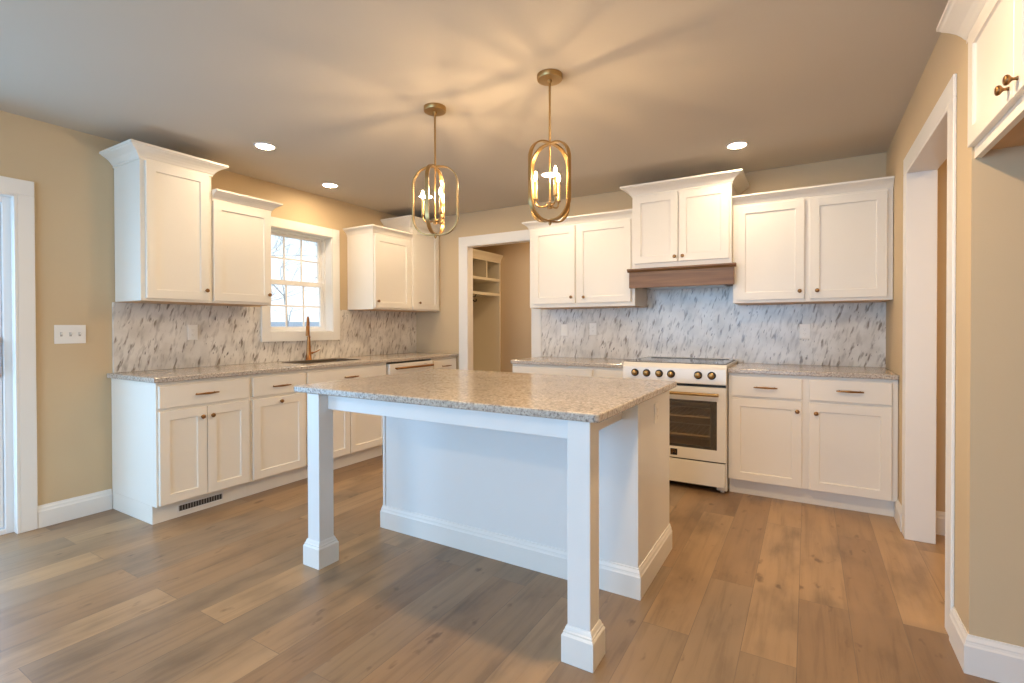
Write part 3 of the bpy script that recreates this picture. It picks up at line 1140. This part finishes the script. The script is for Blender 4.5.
for xx in (-0.30, 0.30):
    b.tube([(xx, -0.655, 0.724), (xx, -0.700, 0.724)], 0.009, 10)
b.build('door_handle', M['brass'], od, smooth=True)
b = MB()          # square dark badge with rounded emblem
b.box(-0.012, 0.038, -0.6575, -0.6552, 0.250, 0.298)
bd = b.build('badge', M['black'], od, bevel=0.0008)
b = MB()
b.box(-0.004, 0.004, -0.6585, -0.6577, 0.258, 0.290)
b.box(0.004, 0.022, -0.6585, -0.6577, 0.283, 0.290)
b.box(0.004, 0.018, -0.6585, -0.6577, 0.270, 0.276)
b.box(0.022, 0.028, -0.6585, -0.6577, 0.264, 0.284)
b.build('emblem', M['bronze'], bd)
b = MB()
b.box(-hw + 0.010, hw - 0.010, -0.655, -0.6155, 0.050, 0.222)
b.build('storage_drawer', M['enamel'], rg, bevel=0.003)
b = MB()
b.box(-hw + 0.006, hw - 0.006, -0.640, -0.6155, 0.2225, 0.2315)
b.build('drawer_gap', M['black'], rg)
for xx in (-0.345, 0.345):
    for yy in (-0.58, -0.06):
        b = MB()
        b.lathe([(0.014, 0), (0.014, 0.008), (0.012, 0.012), (0.012, 0.0178)], (xx, yy, 0), 'z', 14)
        b.build('foot', M['enamel'], rg, smooth=True)
b = MB()
b.box(-0.305, 0.305, -0.55, -0.53, 0.012, 0.0545)
b.build('base_skirt', M['black'], rg)

# ------------------------------------------------------------------ island
isl = thing('kitchen_island', 'white kitchen island base with two square posts, in the middle of the floor', 'island', (2.6, -2.3, 0))


def lx(x):
    return x - 2.6


def ly(y):
    return y + 2.3


BX0, BX1, BY0, BY1 = 1.814, 3.388, -2.325, -1.735
b = MB()
b.box(lx(BX0), lx(BX1), ly(BY0), ly(BY1), 0.0, 0.884)
b.build('body', M['isl'], isl, bevel=0.002)
b = MB()
b.sweep([(lx(BX0), ly(BY1)), (lx(BX0), ly(BY0)), (lx(BX1), ly(BY0)), (lx(BX1), ly(BY1))], BB)
b.build('baseboard_trim', M['trim'], isl)
b = MB()
b.box(lx(BX0) + 0.0, lx(BX0) + 0.018, ly(BY0) - 0.006, ly(BY0) - 0.0002, 0.1355, 0.884)
b.build('corner_batten', M['isl'], isl, bevel=0.001)
for xx in (1.8225, 3.286):
    b = MB()
    b.box(lx(xx), lx(xx) + 0.090, ly(-2.868), ly(-2.778), 0.0, 0.884)
    lg = b.build('leg', M['isl'], isl, bevel=0.003)
    b = MB()
    prof = [(-0.0005, 0), (0.017, 0), (0.017, 0.098), (0.014, 0.103), (0.0115, 0.106), (0.0115, 0.112), (0.008, 0.116), (0.005, 0.126), (0.002, 0.132), (-0.0005, 0.132)]
    a, c, d, e_ = lx(xx), lx(xx) + 0.090, ly(-2.868), ly(-2.778)
    b.sweep([(a, d), (c, d), (c, e_), (a, e_)], prof, closed=True)
    b.build('base_block', M['trim'], lg)
b = MB()
b.box(lx(1.9130), lx(3.2855), ly(-2.812), ly(-2.790), 0.800, 0.884)
b.build('apron', M['isl'], isl, bevel=0.0015)
for xa, xb in ((1.882, 1.904), (3.291, 3.313)):
    b = MB()
    b.box(lx(xa), lx(xb), ly(-2.7775), ly(BY0) - 0.0003 - (0.007 if xa < 2 else 0), 0.800, 0.884)
    b.build('apron', M['isl'], isl, bevel=0.0015)
# cabinet fronts on the range side
for k in range(3):
    b0 = lx(BX0) + 0.03 + k * 0.505
    b = MB()
    b.box(b0, b0 + 0.495, ly(BY1) + 0.0003, ly(BY1) + 0.02, 0.722, 0.86)
    b.build('drawer', M['isl'], isl, bevel=0.0025)
    b = MB()
    b.box(b0, b0 + 0.495, ly(BY1) + 0.0003, ly(BY1) + 0.02, 0.15, 0.702)
    b.build('door', M['isl'], isl, bevel=0.0025)

b = MB()


def rrect(x0, x1, y0, y1, rad, n=6):
    out = []
    for cx_, cy_, a0 in ((x1 - rad, y1 - rad, 0), (x0 + rad, y1 - rad, 90), (x0 + rad, y0 + rad, 180), (x1 - rad, y0 + rad, 270)):
        for k in range(n + 1):
            a = R(a0 + 90 * k / n)
            out.append((cx_ + rad * math.cos(a), cy_ + rad * math.sin(a)))
    return out


b.prism(rrect(1.728, 3.416, -2.888, -1.668, 0.022), ZB, ZT, 'z')
tag(b.build('island_countertop', M['quartz'], None, bevel=0.007, seg=3), 'large speckled quartz slab topping the white island', 'countertop')

# ------------------------------------------------------------------ cabinet over the refrigerator space
fw = 0.924
fr = thing('wall_cabinet', 'white two-door cabinet high above the empty refrigerator space', 'cabinet', (W + 0.70, AY1 - 0.001, 0), R(-90))
dep = 0.693
b = MB()
b.box(0.0005, fw - 0.0005, -dep + 0.02, -0.002, 1.830, 2.26)
b.build('carcass', M['cab_in'], fr)
b = MB()
b.frame(0.0005, fw - 0.0005, 1.806, 2.26, (0.042, 0.042, 0.045, 0.035), -dep, -dep + 0.0195)
b.build('face_frame', M['cab'], fr, bevel=0.001)
door(fr, 0.008, 0.4600, 1.846, 2.240, -dep - 0.0003, (0.426, 1.882))
door(fr, 0.4640, 0.916, 1.846, 2.240, -dep - 0.0003, (0.495, 1.882))
b = MB()
prof = [(o * 1.4, 2.242 + z * 0.82) for o, z in CROWN]
b.sweep([(-0.070, -dep), (fw - 0.001, -dep)], prof)
b.build('crown_molding', M['cab'], fr)

# ------------------------------------------------------------------ pendants
CZ = H - 0.0005


def build_pendant(label, loc, ang):
    t = thing('pendant_light', label, 'pendant light', loc, ang, 'brass cage pendants over the island')
    b = MB()
    b.lathe([(0.064, 0), (0.064, -0.022), (0.062, -0.025), (0.012, -0.027), (0.010, -0.040), (0.001, -0.041)], (0, 0, 0), 'z', 32)
    b.build('canopy', M['brass'], t, smooth=True)
    b = MB()
    b.tube([(0, 0, -0.040), (0, 0, -0.335)], 0.0055, 10)
    b.build('rod', M['brass'], t, smooth=True)
    zt_, zb_ = -0.337, -0.737
    for q in range(2):
        hw_, rad = (0.139, 0.105) if q == 0 else (0.135, 0.101)
        o_ = 0.0 if q == 0 else 0.004
        zc, hh = (zt_ + zb_) / 2, (zt_ - zb_) / 2 - o_
        loop = []
        n = 10
        for cx_, cz_, a0 in ((hw_ - rad, hh - rad, 0), (-hw_ + rad, hh - rad, 90), (-hw_ + rad, -hh + rad, 180), (hw_ - rad, -hh + rad, 270)):
            for k in range(n + 1):
                a = R(a0 + 90 * k / n)
                loop.append((cx_ + rad * math.cos(a), cz_ + rad * math.sin(a), math.cos(a), math.sin(a)))
        b = MB()
        th, wd = 0.0075, 0.0105
        vs = []
        for (u, v, nu, nv) in loop:
            ring = []
            for du, dw_ in ((0, -wd), (0, wd), (-th, wd), (-th, -wd)):
                uu, vv = u + nu * du, v + nv * du
                p = (uu, dw_, zc + vv) if q == 0 else (-dw_, uu, zc + vv)
                ring.append(b.bm.verts.new(p))
            vs.append(ring)
        m_ = len(vs)
        for k in range(m_):
            a, c = vs[k], vs[(k + 1) % m_]
            for i in range(4):
                j = (i + 1) % 4
                b.bm.faces.new([a[i], a[j], c[j], c[i]])
        b.build('cage_ring', M['brass'], t, smooth=True)
    b = MB()
    b.tube([(0, 0, zt_ - 0.009), (0, 0, -0.668)], 0.0042, 8)
    b.build('stem', M['brass'], t, smooth=True)
    b = MB()
    b.lathe([(0.002, 0.014), (0.010, 0.012), (0.017, 0.010), (0.017, -0.004), (0.013, -0.006), (0.013, -0.016), (0.002, -0.018)], (0, 0, -0.655), 'z', 20)
    b.build('hub', M['brass'], t, smooth=True)
    b = MB()
    b.lathe([(0.002, 0.010), (0.007, 0.006), (0.009, 0), (0.006, -0.007), (0.002, -0.012)], (0, 0, zb_ - 0.006), 'z', 14)
    b.build('finial', M['brass'], t, smooth=True)
    for k in range(3):
        a = arm_angle[0] - ang + k * 2 * PI / 3
        ca, sa = math.cos(a), math.sin(a)

        def P(r, z):
            return (r * ca, r * sa, z)
        b = MB()
        b.tube([P(0.012, -0.656), P(0.035, -0.660), P(0.056, -0.658), P(0.068, -0.648), P(0.072, -0.632), P(0.072, -0.622)], 0.0042, 8)
        b.lathe([(0.003, -0.004), (0.012, 0.0), (0.0135, 0.004), (0.009, 0.006)], P(0.072, -0.624), 'z', 14)
        ar = b.build('arm', M['brass'], t, smooth=True)
        b = MB()
        b.lathe([(0.0082, 0), (0.0082, 0.085), (0.006, 0.088)], P(0.072, -0.6175), 'z', 14)
        b.build('candle_sleeve', M['candle'], ar, smooth=True)
        b = MB()
        b.lathe([(0.005, 0), (0.0065, 0.004), (0.0115, 0.016), (0.0135, 0.025), (0.0115, 0.036), (0.006, 0.048), (0.002, 0.058), (0.0008, 0.062)], P(0.072, -0.529), 'z', 14)
        bl = b.build('bulb', M['bulbglass'], ar, smooth=True)
        b = MB()
        b.lathe([(0.0020, 0.008), (0.0074, 0.016), (0.0080, 0.028), (0.0060, 0.040), (0.0020, 0.050)], P(0.072, -0.529), 'z', 8)
        b.build('filament', M['bulb'], bl, smooth=True)
    return t


arm_angle = [R(39.4 + 180 - 6)]
build_pendant('brass cage pendant nearer the window, its rings seen face-on and edge-on', (2.190, -2.280, CZ), R(19.4))
arm_angle = [R(26.4 + 180 - 8)]
build_pendant('brass cage pendant nearer the range, hanging lower right of the other', (2.922, -2.270, CZ), R(71.4))

# ------------------------------------------------------------------ recessed lamps
REC = [((0.779, -2.414), 'round lit recessed ceiling light above the tall near wall cabinet'),
       ((0.376, -1.536), 'round lit recessed ceiling light above the window and sink'),
       ((0.850, -0.795), 'round lit recessed ceiling light seen through the cage of the pendant nearer the window'),
       ((2.190, -0.800), 'round lit recessed ceiling light seen through the cage of the pendant nearer the range'),
       ((3.614, -0.724), 'round lit recessed ceiling light in front of the cabinets right of the hood')]
proto = None
for (px, py), lab in REC:
    if proto is None:
        t = thing('recessed_light', lab, 'ceiling light', (px, py, CZ), 0, 'recessed ceiling lights')
        b = MB()
        prof = [(0.074, 0.0), (0.072, -0.004), (0.060, -0.006), (0.057, -0.003), (0.057, 0.0)]
        seg = 32
        rings_ = [[b.bm.verts.new((r * math.cos(2 * PI * i / seg), r * math.sin(2 * PI * i / seg), h)) for i in range(seg)] for r, h in prof]
        for k in range(len(prof)):
            a, c = rings_[k], rings_[(k + 1) % len(prof)]
            for i in range(seg):
                j = (i + 1) % seg
                b.bm.faces.new([a[i], a[j], c[j], c[i]])
        b.build('trim_ring', M['trim'], t, smooth=True)
        b = MB()
        b.lathe([(0.0565, -0.0005), (0.0565, -0.003), (0.045, -0.004), (0.001, -0.0042)], (0, 0, 0), 'z', 32)
        b.build('lens', M['lens'], t, smooth=True)
        proto = t
    else:
        c = copy_tree(proto)
        c.location = (px, py, CZ)
        c['label'] = lab

# ------------------------------------------------------------------ switches and outlets (local: front towards -y)


def wall_plate(label, name, cat, loc, rz, wd, ht, kind, n=1, group=None):
    t = thing(name, label, cat, loc, rz, group)
    b = MB()
    b.box(-wd / 2, wd / 2, -0.006, -0.0004, -ht / 2, ht / 2)
    b.build('cover_plate', M['plate'], t, bevel=0.002)
    for k in range(n):
        cx_ = (k - (n - 1) / 2) * 0.046
        if kind == 'toggle':
            b = MB()
            b.box(cx_ - 0.006, cx_ + 0.006, -0.0068, -0.0062, -0.013, 0.013)
            b.build('toggle_slot', M['slotlight'], t)
            b = MB()
            b.prism([(-0.0069, -0.004), (-0.018, 0.004), (-0.017, 0.011), (-0.0069, 0.009)], cx_ - 0.0042, cx_ + 0.0042, 'x')
            b.build('toggle', M['plate'], t, bevel=0.0008)
        elif kind == 'rocker':
            b = MB()
            b.prism([(-0.0062, -0.033), (-0.0075, -0.033), (-0.0105, 0.033), (-0.0062, 0.033)], cx_ - 0.0165, cx_ + 0.0165, 'x')
            b.build('rocker', M['plate'], t, bevel=0.0008)
        else:
            b = MB()
            b.box(cx_ - 0.0165, cx_ + 0.0165, -0.0078, -0.0062, -0.0335, 0.0335)
            s = b.build('receptacle', M['plate'], t, bevel=0.0008)
            b = MB()
            for zz in (-0.018, 0.018):
                b.box(cx_ - 0.0075, cx_ - 0.0055, -0.0084, -0.0079, zz - 0.004, zz + 0.005)
                b.box(cx_ + 0.0055, cx_ + 0.0075, -0.0084, -0.0079, zz - 0.003, zz + 0.005)
                b.box(cx_ - 0.002, cx_ + 0.002, -0.0084, -0.0079, zz - 0.011, zz - 0.007)
            b.build('sockets', M['slotlight'], s)
    return t


wall_plate('white triple toggle switch plate on the beige wall beside the slider', 'light_switch', 'light switch', (0.0, -3.245, 1.181), LEFT, 0.158, 0.118, 'toggle', 3)
wall_plate('white outlet on the window wall backsplash under the left wall cabinets', 'outlet', 'outlet', (0.0161, -2.52, 1.185), LEFT, 0.072, 0.115, 'outlet')
wall_plate('white rocker switch on the range wall backsplash, nearest the back doorway', 'light_switch', 'light switch', (1.966, -0.0161, 1.187), 0, 0.072, 0.115, 'rocker')
wall_plate('white outlet on the backsplash a little left of the range', 'outlet', 'outlet', (2.266, -0.0161, 1.197), 0, 0.072, 0.115, 'outlet')
wall_plate('white outlet on the backsplash right of the range', 'outlet', 'outlet', (4.022, -0.0161, 1.179), 0, 0.072, 0.115, 'outlet')
wall_plate('white outlet on the end panel of the island facing the right doorway', 'outlet', 'outlet', (BX1 + 0.0003, -2.02, 0.790), LEFT, 0.070, 0.100, 'outlet')

# floor register set in the toe kick
t = thing('floor_register', 'small slotted grey grille in the toe kick of the near base cabinet', 'vent', (0.5565, -2.745, 0.055), LEFT)
b = MB()
b.box(-0.140, 0.140, -0.0025, -0.0003, -0.021, 0.021)
b.build('backing', M['slot'], t)
b = MB()
b.frame(-0.145, 0.145, -0.024, 0.024, 0.006, -0.006, -0.0026)
b.build('frame', M['plate'], t)
b = MB()
for k in range(17):
    xx = -0.134 + k * 0.01675
    b.box(xx - 0.0028, xx + 0.0028, -0.0055, -0.0027, -0.0178, 0.0178)
b.build('slats', M['vent'], t)

# ------------------------------------------------------------------ mudroom locker
lk = thing('hall_tree', 'white built-in locker with cubbies and a coat hook, seen through the back doorway', 'locker', (0.001, 0.125, 0))
D = 0.449
b = MB()
ye = 1.083
b.box(0.0, 0.012, 0.0, ye, 0.0, 2.13)
b.build('back_panel', M['lockback'], lk)
for ya, yb in ((0.0, 0.03), (0.395, 0.430), (1.055, ye)):
    b = MB()
    b.box(0.0125, D, ya, yb, 0.0, 2.13)
    b.build('side_panel', M['lockback'], lk, bevel=0.001)
for za, zb, nm in ((2.10, 2.13, 'top'), (1.825, 1.86, 'shelf'), (1.632, 1.667, 'shelf')):
    b = MB()
    for ya, yb in ((0.0305, 0.3945), (0.4305, 1.0545)):
        b.box(0.0125, D - 0.0005, ya, yb, za, zb)
    b.build(nm, M['lockback'], lk, bevel=0.001)
b = MB()
b.box(0.0125, D - 0.001, 0.735, 0.760, 1.8605, 2.0995)
b.build('divider', M['lockback'], lk, bevel=0.001)
b = MB()
b.box(0.0125, D - 0.0005, 0.0305, 0.3945, 0.43, 0.46)
b.box(0.0125, D - 0.0005, 0.4305, 1.0545, 0.43, 0.46)
b.build('bench_seat', M['lockback'], lk, bevel=0.001)
b = MB()
prof = [(o * 0.6, 2.075 + z * 1.1) for o, z in CROWN]
b.sweep([(D + 0.0005, 0.0), (D + 0.0005, ye)], prof)
b.build('crown_molding', M['lockback'], lk)
b = MB()
hx_, hy_ = 0.430, 0.4303
b.box(hx_ - 0.009, hx_ + 0.009, hy_, hy_ + 0.006, 1.535, 1.615)
b.tube([(hx_, hy_ + 0.006, 1.595), (hx_, hy_ + 0.075, 1.602), (hx_, hy_ + 0.100, 1.630)], 0.0075, 8)
b.tube([(hx_, hy_ + 0.006, 1.562), (hx_, hy_ + 0.070, 1.538), (hx_, hy_ + 0.098, 1.545), (hx_, hy_ + 0.104, 1.568)], 0.0075, 8)
b.build('coat_hook', M['slot'], lk)

# ------------------------------------------------------------------ outside the window
b = MB()
b.box(-60, -0.15, -30, 40, -0.5, -0.4)
struct(b.build('ground', M['ground']))


def tree(label, base, seed, height, lean):
    rnd = random.Random(seed)
    t = thing('bare_tree', label, 'tree', base, 0, 'bare trees outside the window')
    trunk = MB()
    limbs = MB()
    cnt = [0]

    def grow(mb, p, d, length, r, depth):
        n = 4
        pts = [p]
        q = p.copy()
        dd = d.copy()
        for k in range(n):
            dd = (dd + Vector((rnd.uniform(-1, 1), rnd.uniform(-1, 1), rnd.uniform(-0.6, 0.9))) * 0.16).normalized()
            q = q + dd * (length / n)
            pts.append(q.copy())
        rs = [r * (1 - 0.45 * k / n) for k in range(n + 1)]
        mb.tube(pts, rs, 5 if depth < 3 else 3, cap=False)
        cnt[0] += 1
        if depth >= 5 or cnt[0] > 650:
            return
        for k in range(3 if depth < 4 else 2):
            at = pts[rnd.randint(2, n)]
            ax = Vector((rnd.uniform(-1, 1), rnd.uniform(-1, 1), rnd.uniform(-0.25, 0.7))).normalized()
            nd = (dd * 0.55 + ax * 0.85).normalized()
            grow(limbs, at, nd, length * rnd.uniform(0.6, 0.82), max(0.006, rs[-1] * rnd.uniform(0.55, 0.8)), depth + 1)
    grow(trunk, Vector((0, 0, 0)), Vector(lean).normalized(), height * 0.34, 0.085, 0)
    trunk.build('trunk', M['bark'], t)
    limbs.build('branches', M['bark'], t)


tree('bare grey tree outside the kitchen window, nearest the glass', (-9.0, 2.6, -0.4), 5, 9.0, (0.1, -0.15, 1))
tree('bare grey tree standing farther back outside the kitchen window', (-17.0, 21.0, -0.4), 11, 10.0, (-0.1, 0.1, 1))
tree('bare grey tree farthest out behind the others outside the kitchen window', (-22.0, 13.5, -0.4), 23, 10.0, (0.0, -0.1, 1))

tree('bare grey tree at the right edge of the view through the kitchen window', (-11.0, 9.6, -0.4), 31, 9.0, (-0.15, -0.2, 1))
tree('bare grey tree at the left edge of the view through the kitchen window', (-15.0, 4.6, -0.4), 47, 10.0, (0.1, 0.2, 1))

hs = thing('neighbor_house', 'pale blue-grey house beyond the bare trees outside the window', 'house', (-40, 26, -0.4), R(35))
b = MB()
b.box(-9, 9, -3, 3, 0, 1.35)
b.build('wall', M['siding'], hs)
b = MB()
b.prism([(-3.4, 1.351), (3.4, 1.351), (0, 2.1)], -9.4, 9.4, 'x')
b.build('roof', M['shingle'], hs)
for k in range(7):
    b = MB()
    xx = -8 + k * 2.5
    b.box(xx, xx + 1.3, -3.03, -3.001, 0.55, 1.15)
    b.build('window', M['darkwin'], hs)
